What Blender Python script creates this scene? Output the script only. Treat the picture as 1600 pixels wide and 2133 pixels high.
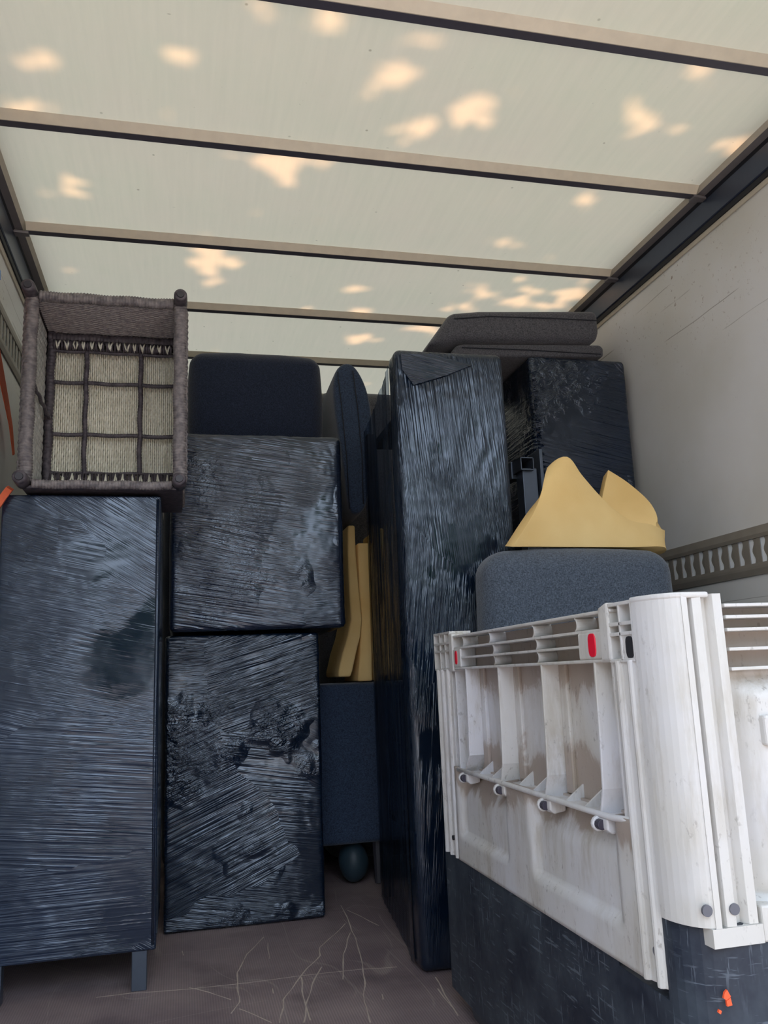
import bpy, bmesh, math, random
import numpy as np
from mathutils import Vector, Matrix

for o in list(bpy.data.objects):
    bpy.data.objects.remove(o, do_unlink=True)
C = bpy.context.scene.collection
SC = bpy.context.scene
PI = math.pi

# ------------------------------------------------------------------ camera
FPX, PITCH, YAW, ROLL = 1732.26, .192907, .240935, -.0407886
CAM = np.array([0, 0, .85])
def _basis():
    cy, sy, cp, sp = math.cos(YAW), math.sin(YAW), math.cos(PITCH), math.sin(PITCH)
    F = np.array([sy*cp, cy*cp, sp]); R = np.array([cy, -sy, 0]); U = np.cross(R, F)
    return F, R*math.cos(ROLL)+U*math.sin(ROLL), -R*math.sin(ROLL)+U*math.cos(ROLL)
CF, CR, CU = _basis()
cam_d = bpy.data.cameras.new('camera'); cam = bpy.data.objects.new('camera', cam_d); C.objects.link(cam)
cam_d.sensor_fit = 'HORIZONTAL'; cam_d.sensor_width = 36; cam_d.lens = 36*FPX/1600
cam_d.clip_start = .02; cam_d.clip_end = 300
cam.matrix_world = Matrix(((CR[0], CU[0], -CF[0], CAM[0]), (CR[1], CU[1], -CF[1], CAM[1]),
                           (CR[2], CU[2], -CF[2], CAM[2]), (0, 0, 0, 1)))
SC.camera = cam
def at(px, py, **k):
    """photo pixel -> point on a world plane x=, y= or z="""
    r = CF + CR*((px-800)/FPX) - CU*((py-1066.5)/FPX)
    a, v = list(k.items())[0]; i = 'xyz'.index(a)
    return CAM + r*((v-CAM[i])/r[i])

# ------------------------------------------------------------------ light
SUN_TO = np.array([.10, -.42, .90]); SUN_TO /= np.linalg.norm(SUN_TO)
sd = bpy.data.lights.new('sun', 'SUN'); sd.energy = 8.0; sd.angle = math.radians(.53); sd.color = (1, .66, .45)
sun = bpy.data.objects.new('sun', sd); C.objects.link(sun)
sun.location = (1, -4, 12)
sun.rotation_euler = Vector(-SUN_TO).to_track_quat('-Z', 'Y').to_euler()
W = bpy.data.worlds.new('sky'); SC.world = W; W.use_nodes = True
_nt = W.node_tree; _bg = _nt.nodes['Background']; _bg.inputs['Strength'].default_value = 3.0
_tc = _nt.nodes.new('ShaderNodeTexCoord'); _sx = _nt.nodes.new('ShaderNodeSeparateXYZ'); _cr = _nt.nodes.new('ShaderNodeValToRGB')
_nt.links.new(_tc.outputs['Generated'], _sx.inputs[0]); _nt.links.new(_sx.outputs['Z'], _cr.inputs[0]); _nt.links.new(_cr.outputs[0], _bg.inputs[0])
_cr.color_ramp.elements[0].color = (.86, .92, 1, 1); _cr.color_ramp.elements[1].color = (.50, .68, 1, 1)
SC.view_settings.view_transform = 'Standard'; SC.view_settings.look = 'None'
SC.view_settings.gamma = 1; SC.view_settings.use_curve_mapping = False
SC.view_settings.exposure = 0.5

# ------------------------------------------------------------------ materials
class N:
    def __init__(s, name):
        s.m = bpy.data.materials.new(name); s.m.use_nodes = True
        s.t = s.m.node_tree; s.p = s.t.nodes['Principled BSDF']; s.out = s.t.nodes['Material Output']
        s.tc = s.n('ShaderNodeTexCoord'); s.co = s.tc.outputs['Object']
    def n(s, typ, **k):
        x = s.t.nodes.new(typ)
        for a, b in k.items(): setattr(x, a, b)
        return x
    def set(s, node, key, v):
        if isinstance(v, bpy.types.NodeSocket): s.t.links.new(v, node.inputs[key])
        else: node.inputs[key].default_value = v
    def P(s, **k):
        for a, b in k.items(): s.set(s.p, {'color': 'Base Color', 'rough': 'Roughness', 'metal': 'Metallic', 'normal': 'Normal', 'spec': 'Specular IOR Level', 'coat': 'Coat Weight', 'coatr': 'Coat Roughness', 'sheen': 'Sheen Weight'}[a], b)
    def math(s, op, a, b=0., c=None, clamp=False):
        x = s.n('ShaderNodeMath', operation=op, use_clamp=clamp); s.set(x, 0, a); s.set(x, 1, b)
        if c is not None: s.set(x, 2, c)
        return x.outputs[0]
    def vmul(s, v, sc):
        x = s.n('ShaderNodeMapping'); s.set(x, 'Vector', v); s.set(x, 'Scale', sc); return x.outputs[0]
    def add(s, a, b):
        x = s.n('ShaderNodeVectorMath', operation='ADD'); s.set(x, 0, a); s.set(x, 1, b); return x.outputs[0]
    def noise(s, v=None, scale=5., detail=2., rough=.5, dist=0.):
        x = s.n('ShaderNodeTexNoise'); s.set(x, 'Vector', v or s.co)
        x.inputs['Scale'].default_value = scale; x.inputs['Detail'].default_value = detail
        x.inputs['Roughness'].default_value = rough; x.inputs['Distortion'].default_value = dist
        return x.outputs[0]
    def vor(s, v=None, scale=5., feature='F1', out='Distance', rnd=1.):
        x = s.n('ShaderNodeTexVoronoi', feature=feature); s.set(x, 'Vector', v or s.co)
        x.inputs['Scale'].default_value = scale; x.inputs['Randomness'].default_value = rnd
        return x.outputs[out]
    def ramp(s, v, a, b, lo=0., hi=1.):
        x = s.n('ShaderNodeMapRange'); x.clamp = True; s.set(x, 0, v)
        for i, q in enumerate((a, b, lo, hi)): x.inputs[i+1].default_value = q
        return x.outputs[0]
    def mix(s, f, a, b):
        x = s.n('ShaderNodeMix', data_type='RGBA'); s.set(x, 0, f)
        for i, q in ((6, a), (7, b)):
            if isinstance(q, bpy.types.NodeSocket): s.t.links.new(q, x.inputs[i])
            else: x.inputs[i].default_value = tuple(q)+(1,) if len(q) == 3 else q
        return x.outputs[2]
    def bump(s, h, strength=.3, dist=.01, nrm=None):
        x = s.n('ShaderNodeBump'); s.set(x, 'Height', h); x.inputs['Strength'].default_value = strength; x.inputs['Distance'].default_value = dist
        if nrm: s.set(x, 'Normal', nrm)
        return x.outputs[0]
    def xyz(s, v=None):
        x = s.n('ShaderNodeSeparateXYZ'); s.set(x, 0, v or s.co); return x.outputs
def rgb(r, g, b):
    f = lambda c: (c/255/12.92) if c <= 10 else ((c/255+.055)/1.055)**2.4
    return (f(r), f(g), f(b))
def c4(c): return tuple(c)+(1,)

def plain(name, col, rough=.6, metal=0., var=.12, scale=30., bump=.0, spec=.5):
    k = N(name); n = k.noise(scale=scale, detail=4)
    k.P(color=k.mix(n, [c*(1-var) for c in col], [min(1, c*(1+var)) for c in col]), rough=rough, metal=metal, spec=spec)
    if bump: k.P(normal=k.bump(n, bump, .004))
    return k.m

def film(name, ang=0., var=.6, vertical=False, zone=2.6, base=(.003, .008, .019), see=0., rough=.15, strength=.8, seed=0., crumple=0.):
    """black stretch film: long pulled creases whose direction changes from lap to lap"""
    k = N(name)
    off = k.add(k.co, (seed*3.1, seed*1.7, seed*2.3))
    warp = k.n('ShaderNodeVectorMath', operation='SCALE'); wn = k.n('ShaderNodeTexNoise'); k.set(wn, 'Vector', off); wn.inputs['Scale'].default_value = 4
    k.set(warp, 0, wn.outputs['Color']); warp.inputs['Scale'].default_value = .25
    lap = k.vor(k.vmul(k.add(off, warp.outputs[0]), (.55, .55, 1) if not vertical else (1, 1, .4)), zone, out='Color')
    lx = k.xyz(lap)
    a = k.math('MULTIPLY_ADD', k.math('SUBTRACT', lx[0], .5), var, ang)
    vr = k.n('ShaderNodeVectorRotate', rotation_type='Y_AXIS'); k.set(vr, 'Vector', k.add(off, lap)); k.set(vr, 'Angle', a)
    def sc(al, ac): return (ac, ac, al) if vertical else (al, al, ac)
    f1 = k.noise(k.vmul(vr.outputs[0], sc(1.5, 62)), 1, 2, .5, .12)
    f2 = k.noise(k.vmul(vr.outputs[0], sc(4.5, 210)), 1, 2, .55, .1)
    f3 = k.noise(off, 6, 3, .6)
    crease = lambda f, p: k.math('POWER', k.math('SUBTRACT', 1., k.math('ABSOLUTE', k.math('MULTIPLY_ADD', f, 4., -2.)), clamp=True), p)
    area = k.ramp(k.noise(off, 2.6, 3), .40, .64, .04, 1.)
    area2 = k.ramp(k.noise(k.add(off, (4, 7, 1)), 4.5, 3), .44, .62, .06, 1.)
    h = k.math('ADD', k.math('MULTIPLY', crease(f1, 2.), area), k.math('MULTIPLY', k.math('MULTIPLY', crease(f2, 1.5), area2), .35))
    nb = k.bump(k.noise(off, 5, 3, .55), .30, .02)
    if crumple: nb = k.bump(k.math('MULTIPLY', k.noise(k.vmul(off, (1, 1, 1.6)), 17, 4, .6, .8), k.ramp(k.noise(k.add(off, (9, 2, 5)), 3.1, 3), .50, .60)), crumple, .03, nb)
    k.p.inputs['Specular Tint'].default_value = (.80, .89, 1, 1)
    k.P(color=k.mix(k.math('MULTIPLY', f3, area), base, [c*2.2+.002 for c in base]), rough=k.ramp(f3, .35, .7, rough*.5, rough*1.5), spec=.9,
        normal=k.bump(h, strength, .0044, nb))
    if see:
        tr = k.n('ShaderNodeBsdfTransparent'); tr.inputs[0].default_value = (.62, .70, .82, 1)
        mx = k.n('ShaderNodeMixShader'); thick = k.noise(k.vmul(vr.outputs[0], sc(.6, 28)), 1, 2, .6)
        k.set(mx, 0, k.ramp(thick, .40, .62, 1-see, 1.)); k.t.links.new(tr.outputs[0], mx.inputs[1]); k.t.links.new(k.p.outputs[0], mx.inputs[2])
        k.t.links.new(mx.outputs[0], k.out.inputs[0])
    return k.m

def fabric(name, col, scale=1.):
    k = N(name)
    w1 = k.noise(k.vmul(k.co, (420*scale, 420*scale, 160*scale)), 1, 2); w2 = k.noise(k.vmul(k.co, (160*scale, 160*scale, 420*scale)), 1, 2)
    w = k.math('ADD', k.math('MULTIPLY', w1, .5), k.math('MULTIPLY', w2, .5))
    f = k.ramp(w, .38, .62)
    k.P(color=k.mix(f, [c*.55 for c in col], [c*1.45 for c in col]), rough=.95, spec=.15, sheen=.25,
        normal=k.bump(k.math('ADD', w, k.math('MULTIPLY', k.noise(scale=5, detail=3), .9)), .35, .006))
    return k.m

def mat_ceiling():
    k = N('translucent fibreglass')
    x = k.xyz()
    fib = k.noise(k.vmul(k.co, (60, 4, 1)), 1, 3); blotch = k.noise(scale=2.2, detail=4, rough=.6)
    col = k.mix(k.ramp(blotch, .35, .65), rgb(208, 196, 178), rgb(199, 196, 174))
    col = k.mix(k.ramp(fib, .3, .7, 0, .25), col, rgb(226, 214, 192))
    sp = k.math('MULTIPLY', k.ramp(k.vor(scale=11, rnd=1), .030, .060, 1, 0), k.ramp(k.noise(scale=1.7, detail=3), .42, .55))
    sp2 = k.math('MULTIPLY', k.ramp(k.vor(k.add(k.vmul(k.co, (1, 2.2, 1)), (3, 4, 5)), 5.2, rnd=1), .012, .035, 1, 0), k.ramp(k.noise(scale=3.1, detail=2), .45, .55))
    sp3 = k.math('MULTIPLY', k.ramp(k.noise(k.co, 70, 3, .7), .69, .74), k.ramp(k.noise(k.add(k.co, (7, 1, 2)), 2.3, 3), .5, .66))
    dirt = k.math('MAXIMUM', k.math('MAXIMUM', sp, sp2), k.math('MULTIPLY', sp3, .6))
    col = k.mix(k.math('MULTIPLY', dirt, .8), col, rgb(95, 82, 66))
    k.P(color=col, rough=.45, spec=.3)
    tl = k.n('ShaderNodeBsdfTranslucent'); k.set(tl, 'Color', k.mix(.65, col, rgb(250, 226, 182)))
    mx = k.n('ShaderNodeMixShader'); mx.inputs[0].default_value = .23
    k.t.links.new(k.p.outputs[0], mx.inputs[1]); k.t.links.new(tl.outputs[0], mx.inputs[2]); k.t.links.new(mx.outputs[0], k.out.inputs[0])
    return k.m

def mat_wall():
    k = N('white wall panel'); x = k.xyz(); Y, Z = x[1], x[2]
    col = k.mix(k.ramp(k.noise(scale=1.6, detail=4), .35, .65), rgb(222, 222, 224), rgb(206, 204, 198))
    # fly specks near the top, long rubbed scratches, small scuffs
    top = k.ramp(Z, 1.75, 2.25)
    sp = k.math('MULTIPLY', k.ramp(k.noise(scale=62, detail=3, rough=.65), .63, .70), k.math('MULTIPLY', top, k.ramp(k.noise(k.add(k.co, (5, 2, 1)), 3.4, 3), .42, .6)))
    col = k.mix(k.math('MULTIPLY', sp, .75), col, rgb(120, 95, 80))
    wob = k.math('MULTIPLY', k.math('SUBTRACT', k.noise(scale=3, detail=2), .5), .02)
    for z0, sl, w, lo in ((2.19, .008, .0022, .40), (2.065, .012, .0016, .47), (1.965, .012, .0012, .54), (1.045, -.01, .001, .5), (1.03, .0, .001, .5), (2.27, .03, .0015, .52)):
        d = k.math('ABSOLUTE', k.math('SUBTRACT', k.math('ADD', Z, k.math('ADD', wob, k.math('MULTIPLY', Y, sl))), z0+sl*2.5))
        line = k.math('MULTIPLY', k.ramp(d, w*.6, w*1.4, 1, 0), k.ramp(k.noise(k.vmul(k.add(k.co, (0, z0*7, 0)), (1, 2.0, .2)), 1, 2), lo, lo+.05))
        col = k.mix(k.math('MULTIPLY', line, .6), col, rgb(112, 104, 100))
    sc = k.math('MULTIPLY', k.ramp(k.noise(k.vmul(k.co, (1, 18, 55)), 1, 4, .7), .68, .74), k.ramp(k.noise(scale=4, detail=2), .5, .6))
    col = k.mix(k.math('MULTIPLY', sc, .5), col, rgb(130, 124, 122))
    k.P(color=col, rough=.42, spec=.4)
    return k.m

def mat_floor():
    k = N('brown phenolic floor'); x = k.xyz()
    col = k.mix(k.ramp(k.noise(scale=2.4, detail=5, rough=.6), .35, .68), rgb(128, 112, 114), rgb(168, 150, 146))
    col = k.mix(k.math('MULTIPLY', k.ramp(k.noise(k.add(k.co, (2, 8, 0)), 5, 4), .55, .75), .5), col, rgb(84, 74, 78))
    def scr(sc, off, w, m0):
        n = k.noise(k.vmul(k.add(k.co, (off, off*1.7, 0)), sc), 1, 1, .4)
        return k.math('MULTIPLY', k.ramp(k.math('ABSOLUTE', k.math('SUBTRACT', n, .5)), w*.5, w, 1, 0), k.ramp(k.noise(k.add(k.co, (off, 3, 0)), 2.6, 2), m0, m0+.06))
    s1 = k.math('MAXIMUM', scr((3.2, .9, 1), 1.3, .005, .45), scr((2.6, 1.5, 1), 7.1, .004, .5))
    s2 = k.math('MAXIMUM', scr((.5, 2.6, 1), 3.7, .003, .47), scr((4.2, 1.1, 1), 11.3, .004, .48))
    dash = k.math('MULTIPLY', k.ramp(k.noise(k.vmul(k.co, (90, 22, 1)), 1, 2), .73, .77), .8)
    s = k.math('MAXIMUM', k.math('MAXIMUM', s1, s2), dash)
    col = k.mix(k.math('MULTIPLY', s, .22), col, rgb(206, 192, 176))
    rib = k.math('SINE', k.math('MULTIPLY', x[0], 900.))
    col = k.mix(k.ramp(rib, -1, 1, 0, .3), col, rgb(86, 76, 80))
    k.P(color=col, rough=.6, spec=.35, normal=k.bump(rib, .15, .002))
    return k.m

def mat_crate(name, mud=False):
    k = N(name); x = k.xyz(); Z = x[2]
    col = k.mix(k.ramp(k.noise(scale=3, detail=4), .35, .65), rgb(216, 215, 219), rgb(204, 200, 192))
    if mud:   # mud dried in the recess above and below the hinge shelf and behind the rim
        n = k.noise(k.vmul(k.co, (1, 1, .6)), 11, 5, .65, .5)
        near = k.math('SUBTRACT', 1., k.ramp(k.math('ABSOLUTE', k.math('SUBTRACT', Z, .622)), .0, .10))
        lev = k.math('MAXIMUM', near, k.math('MULTIPLY', k.ramp(Z, .76, .86), .9))
        m = k.math('ADD', n, k.math('MULTIPLY', lev, .5))
        col = k.mix(k.ramp(m, .5, .8, 0, .4), col, rgb(170, 156, 142))
        col = k.mix(k.ramp(m, .68, .76, 0, .66), col, rgb(150, 130, 114))
    streak = k.math('MULTIPLY', k.ramp(k.noise(k.vmul(k.co, (34, 34, 6)), 1, 5, .7), .46, .66), k.ramp(k.noise(scale=4.5, detail=3), .36, .6))
    speck = k.math('MULTIPLY', k.ramp(k.noise(k.vmul(k.co, (90, 90, 45)), 1, 3, .7), .60, .70), k.ramp(k.noise(k.add(k.co, (3, 3, 3)), 6, 2), .42, .58))
    col = k.mix(k.math('MULTIPLY', streak, .55), col, rgb(158, 146, 124))
    col = k.mix(k.math('MULTIPLY', speck, .5), col, rgb(110, 100, 90))
    k.P(color=col, rough=.38, spec=.4, normal=k.bump(k.noise(scale=25, detail=3), .08, .004))
    return k.m

def mat_crate_base():
    k = N('scratched black plastic')
    col = k.mix(k.ramp(k.noise(scale=7, detail=5, rough=.65), .35, .7), rgb(30, 37, 50), rgb(66, 74, 82))
    def lines(sc, th, lo):
        return k.math('MULTIPLY', k.ramp(k.noise(k.vmul(k.co, sc), 1, 3, .6), th, th+.04), k.ramp(k.noise(k.add(k.co, sc), 6, 2), lo, lo+.1))
    s = k.math('MAXIMUM', lines((14, 14, 150), .60, .40), lines((130, 130, 16), .61, .42))
    col = k.mix(k.math('MULTIPLY', s, .28), col, rgb(140, 150, 160))
    k.P(color=col, rough=.5, spec=.4, normal=k.bump(k.noise(scale=40, detail=3), .15, .003))
    return k.m

def mat_foam():
    k = N('yellow foam'); n = k.noise(scale=260, detail=2); b = k.noise(scale=4, detail=3)
    k.P(color=k.mix(k.ramp(b, .3, .7), rgb(232, 194, 128), rgb(244, 212, 150)), rough=1., spec=.05, normal=k.bump(n, .25, .002))
    return k.m

def mat_wood_strand(name, a, b):
    k = N(name); n = k.noise(k.vmul(k.co, (60, 60, 60)), 1, 3)
    k.P(color=k.mix(k.ramp(n, .35, .65), a, b), rough=.5, spec=.4); return k.m

def mat_leaf():
    k = N('leaf'); n = k.noise(scale=3)
    col = k.mix(n, (.03, .09, .015), (.08, .16, .03)); k.P(color=col, rough=.6)
    tl = k.n('ShaderNodeBsdfTranslucent'); k.set(tl, 'Color', k.mix(n, (.08, .16, .02), (.14, .24, .04)))
    mx = k.n('ShaderNodeMixShader'); mx.inputs[0].default_value = .35
    k.t.links.new(k.p.outputs[0], mx.inputs[1]); k.t.links.new(tl.outputs[0], mx.inputs[2]); k.t.links.new(mx.outputs[0], k.out.inputs[0])
    return k.m

M = dict(
    ceiling=mat_ceiling(), wall=mat_wall(), floor=mat_floor(), crate=mat_crate('dirty white plastic'), crate_mud=mat_crate('muddy white plastic', True), base=mat_crate_base(), foam=mat_foam(), leaf=mat_leaf(),
    bow_face=plain('cream roof bow', rgb(226, 216, 194), .45), bow=plain('grey roof bow underside', rgb(92, 90, 100), .4, .3),
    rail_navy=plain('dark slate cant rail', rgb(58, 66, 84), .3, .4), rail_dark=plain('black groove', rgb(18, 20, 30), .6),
    rail_grey=plain('grey cant rail lip', rgb(128, 124, 126), .4, .3), cream=plain('cream edging', rgb(196, 188, 170), .5),
    track=plain('taupe lashing track', rgb(138, 131, 122), .5, .1, .18, 20), track_in=plain('bare aluminium', rgb(236, 240, 248), .4, .0),
    strand=mat_wood_strand('grey brown wicker', rgb(98, 93, 96), rgb(140, 133, 132)), strand_dark=mat_wood_strand('dark wicker', rgb(66, 61, 68), rgb(96, 89, 94)),
    strand_light=mat_wood_strand('pale wicker', rgb(224, 221, 202), rgb(246, 243, 226)), strand_mid=mat_wood_strand('lit-toned wicker', rgb(168, 166, 160), rgb(204, 202, 194)),  # strand_mid carries the pale lit look of the side panel in its colour
    strand_top=mat_wood_strand('lightened grey wicker', rgb(138, 133, 135), rgb(176, 170, 168)),  # lighter copy of the wicker, its colour making up for dim light inside
    cap=plain('charcoal plastic cap', rgb(58, 56, 62), .5), metal=plain('grey painted steel', rgb(84, 92, 104), .35, .5),
    strap=plain('orange webbing', rgb(222, 104, 66), .8, 0, .12, 90), blue=plain('blue tape', rgb(20, 130, 235), .5),
    red=plain('red plastic insert', rgb(226, 24, 52), .35), hole=plain('dark hole', rgb(30, 30, 36), .7), bolt=plain('grey plug', rgb(98, 98, 104), .5),
    scuff=plain('pale floor scratch', rgb(196, 180, 166), .8, 0, .25, 60),
    pin=plain('dark hinge pin', rgb(58, 54, 66), .45), orange=plain('orange paint', rgb(255, 96, 52), .5),
    grey_fab=fabric('charcoal grey fabric', rgb(80, 88, 99)), dark_fab=fabric('navy black fabric', rgb(36, 44, 62)), brown_fab=fabric('grey brown fabric', rgb(84, 84, 90)),
    slate_fab=fabric('slate fabric', rgb(54, 66, 86)), thread=plain('dark seam', rgb(26, 30, 40), .8),
    teal=plain('dark teal bundle', rgb(44, 62, 72), .5, 0, .3, 12, .3), runner=plain('grey runner', rgb(72, 74, 80), .6),
    bark=plain('bark', rgb(90, 78, 64), .9, 0, .3, 12, .4), ground=plain('gravel yard', rgb(150, 146, 140), .9, 0, .2, 8, .2),
)

# ------------------------------------------------------------------ mesh helpers
class MB:
    def __init__(s): s.v = []; s.f = []
    def add(s, v, f):
        b = len(s.v); s.v += [tuple(map(float, p)) for p in v]; s.f += [tuple(i+b for i in q) for q in f]; return s
    def box(s, x0, x1, y0, y1, z0, z1):
        v = [(x, y, z) for x in (x0, x1) for y in (y0, y1) for z in (z0, z1)]
        return s.add(v, [(0, 1, 3, 2), (4, 6, 7, 5), (0, 4, 5, 1), (2, 3, 7, 6), (0, 2, 6, 4), (1, 5, 7, 3)])
    def prism(s, poly, axis, a, b):
        """closed polygon (2D in the other two axes, in xyz order) extruded along axis from a to b"""
        def mk(p, t):
            q = list(p); q.insert('xyz'.index(axis), t); return q
        n = len(poly); v = [mk(p, a) for p in poly]+[mk(p, b) for p in poly]
        f = [(i, (i+1) % n, n+(i+1) % n, n+i) for i in range(n)]+[tuple(range(n))[::-1], tuple(range(n, 2*n))]
        return s.add(v, f)
    def tube(s, pts, r, sides=8, caps=True):
        pts = [np.array(p, float) for p in pts]; n = len(pts); rr = r if hasattr(r, '__len__') else [r]*n
        v = []; f = []; up = None
        for i, p in enumerate(pts):
            d = pts[min(i+1, n-1)]-pts[max(i-1, 0)]; d /= np.linalg.norm(d)
            if up is None: up = np.array([0, 0, 1.]) if abs(d[2]) < .9 else np.array([1., 0, 0])
            a = np.cross(d, up); a /= np.linalg.norm(a); b = np.cross(a, d); up = b
            for k in range(sides):
                t = 2*PI*k/sides; v.append(p+rr[i]*(math.cos(t)*a+math.sin(t)*b))
        for i in range(n-1):
            for k in range(sides):
                k2 = (k+1) % sides; f.append((i*sides+k, i*sides+k2, (i+1)*sides+k2, (i+1)*sides+k))
        if caps: f += [tuple(range(sides))[::-1], tuple(range((n-1)*sides, n*sides))]
        return s.add(v, f)
    def disc(s, c, r, axis, t=.003, sides=16):
        c = np.array(c, float); d = np.zeros(3); d['xyz'.index(axis)] = t
        return s.tube([c-d, c+d], r, sides)
    def grid(s, P):
        """P: array (m,n,3)"""
        m, n = P.shape[:2]
        return s.add(P.reshape(-1, 3), [(i*n+j, i*n+j+1, (i+1)*n+j+1, (i+1)*n+j) for i in range(m-1) for j in range(n-1)])

LOC = {}
def obj(name, mb, m, parent=None, loc=(0, 0, 0), smooth=False, bevel=0, solid=0, sub=0, label=None):
    me = bpy.data.meshes.new(name)
    L = LOC[parent.name] if parent else np.array(loc, float)
    me.from_pydata([tuple(np.array(p)-L) for p in mb.v], [], mb.f)
    me.materials.append(M[m] if isinstance(m, str) else m)
    bm = bmesh.new(); bm.from_mesh(me); bmesh.ops.recalc_face_normals(bm, faces=bm.faces); bm.to_mesh(me); bm.free()
    o = bpy.data.objects.new(name, me); C.objects.link(o)
    LOC[o.name] = L
    if parent: o.parent = parent
    else: o.location = tuple(L)
    if smooth:
        for p in me.polygons: p.use_smooth = True
    if solid:
        k = o.modifiers.new('s', 'SOLIDIFY'); k.thickness = solid; k.offset = 0
    if bevel:
        k = o.modifiers.new('b', 'BEVEL'); k.width = bevel; k.segments = 2; k.limit_method = 'ANGLE'; k.angle_limit = math.radians(40)
    if sub:
        k = o.modifiers.new('u', 'SUBSURF'); k.levels = sub; k.render_levels = sub
    if label: o['label'] = label
    return o
def thing(name, label, cat, loc, group=None):
    o = bpy.data.objects.new(name, None); C.objects.link(o); o.location = loc; o.empty_display_size = .05
    o['label'] = label; o['category'] = cat
    if group: o['group'] = group
    LOC[o.name] = np.array(loc, float); return o
def tag(o, label, cat, group=None):
    o['label'] = label; o['category'] = cat
    if group: o['group'] = group
    return o
def struct(o): o['kind'] = 'structure'; return o
def stuff(o): o['kind'] = 'stuff'; return o

def vnoise(P, seed=0):
    """value noise in -1..1 for an (n,3) array"""
    P = np.asarray(P, float); i = np.floor(P).astype(np.int64); f = P-i; f = f*f*(3-2*f); out = 0
    for dx in (0, 1):
        for dy in (0, 1):
            for dz in (0, 1):
                h = ((i[:, 0]+dx)*374761393+(i[:, 1]+dy)*668265263+(i[:, 2]+dz)*2147483647+seed*974711) & 0xffffffff
                h = ((h ^ (h >> 13))*1274126177) & 0xffffffff; h = (h ^ (h >> 16)) & 0xffff
                w = (f[:, 0] if dx else 1-f[:, 0])*(f[:, 1] if dy else 1-f[:, 1])*(f[:, 2] if dz else 1-f[:, 2])
                out = out+w*h
    return out/32767.5-1

def rbox(mb, x0, x1, y0, y1, z0, z1, r, step, disp=None, bulge=0., seg=3):
    """finely gridded rounded box; disp(P, Nrm) -> offset along the normal; bulge swells every face"""
    lo = np.array([x0, y0, z0]); hi = np.array([x1, y1, z1]); c = (lo+hi)/2; h = (hi-lo)/2; r = min(r, h.min()*.98)
    ax = []
    for i in range(3):
        inner = np.linspace(-(h[i]-r), h[i]-r, max(2, int(2*(h[i]-r)/step)+2))
        e = np.array([1-math.cos(t*PI/2/seg) for t in range(seg)])
        # corner samples, evenly spaced in angle after projection
        e = np.array([math.tan(PI/4*(1-t/seg)) if t else 1. for t in range(seg)])
        ax.append(np.concatenate([-(h[i]-r)-r*e, inner, (h[i]-r)+r*e[::-1]]))
    V = {}; pts = []; F = []
    def vid(a, b, d):
        k = (a, b, d)
        if k not in V: V[k] = len(pts); pts.append((ax[0][a], ax[1][b], ax[2][d]))
        return V[k]
    n = [len(a)-1 for a in ax]
    for (u, v, w) in ((0, 1, 2), (1, 2, 0), (2, 0, 1)):
        for side in (0, n[w]):
            for i in range(n[u]):
                for j in range(n[v]):
                    q = []
                    for (a, b) in ((i, j), (i+1, j), (i+1, j+1), (i, j+1)):
                        k = [0, 0, 0]; k[u] = a; k[v] = b; k[w] = side; q.append(vid(*k))
                    F.append(tuple(q) if side else tuple(q[::-1]))
    P = np.array(pts); inn = np.clip(P, -(h-r), h-r); d = P-inn; nn = d/np.maximum(np.linalg.norm(d, axis=1, keepdims=True), 1e-9)
    Q = inn+r*nn
    if bulge:
        t = np.clip(1-(Q/h)**2, 0, 1)
        for a in range(3):
            b, e = [q for q in range(3) if q != a]
            Q[:, a] += np.sign(nn[:, a])*np.abs(nn[:, a])*bulge*np.sqrt(t[:, b]*t[:, e])
    Q = Q+c
    if disp is not None: Q = Q+nn*disp(Q, nn)[:, None]
    mb.add(Q, F); return mb

def wrap_disp(seed, vertical=False, amp=.004, slope=.25):
    def d(P, nn):
        z = np.zeros(len(P)); S = seed*7.3
        tilt = slope*vnoise(P*np.array([1.3, 1.3, 2.2])+S, seed)
        a = P[:, 0]+P[:, 1]
        if vertical: u = np.stack([(a+tilt*P[:, 2])*42, z+S, P[:, 2]*1.6], 1)
        else: u = np.stack([a*2.2, z+S, (P[:, 2]+tilt*a)*48], 1)
        r1 = 1-2*np.abs(vnoise(u, seed+3))
        blob = vnoise(P*6+S, seed+5); area = np.clip(.5+.9*vnoise(P*3.1+S, seed+9), 0, 1)
        return amp*(.35*r1*area+.45*blob)
    return d

# ================================================================== the truck body (setting)
XL, XR, Y0, YB, ZC = -.62, 1.80, .35, 4.75, 2.47
struct(obj('floor', MB().box(XL-.03, XR+.03, Y0, YB+.03, -.05, 0), 'floor'))
fl = bpy.data.objects['floor']
SCR = [((1075, 75), (1125, 185), (1160, 290), (1175, 400), (1180, 500), (1205, 590)), ((1095, 155), (1040, 205), (985, 260), (985, 295), (930, 350), (890, 400), (820, 490), (808, 590)),
       ((735, 215), (660, 290), (615, 370), (625, 450), (625, 500), (590, 550)), ((625, 530), (700, 560), (770, 590)), ((1115, 195), (1085, 290), (1080, 400)), ((990, 345), (945, 430), (920, 510), (910, 590)),
       ((900, 390), (915, 480), (940, 580)), ((410, 435), (500, 455), (590, 490)), ((160, 460), (420, 440), (700, 410), (900, 385)), ((900, 385), (1150, 355), (1320, 345)), ((1105, 95), (1240, 165)), ((755, 240), (760, 310)),
       ((1490, 390), (1530, 470), (1590, 560)), ((1500, 440), (1560, 520)), ((0, 480), (80, 470), (160, 460)), ((775, 440), (780, 462)), ((1255, 465), (1262, 488)), ((380, 275), (384, 295))]
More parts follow.
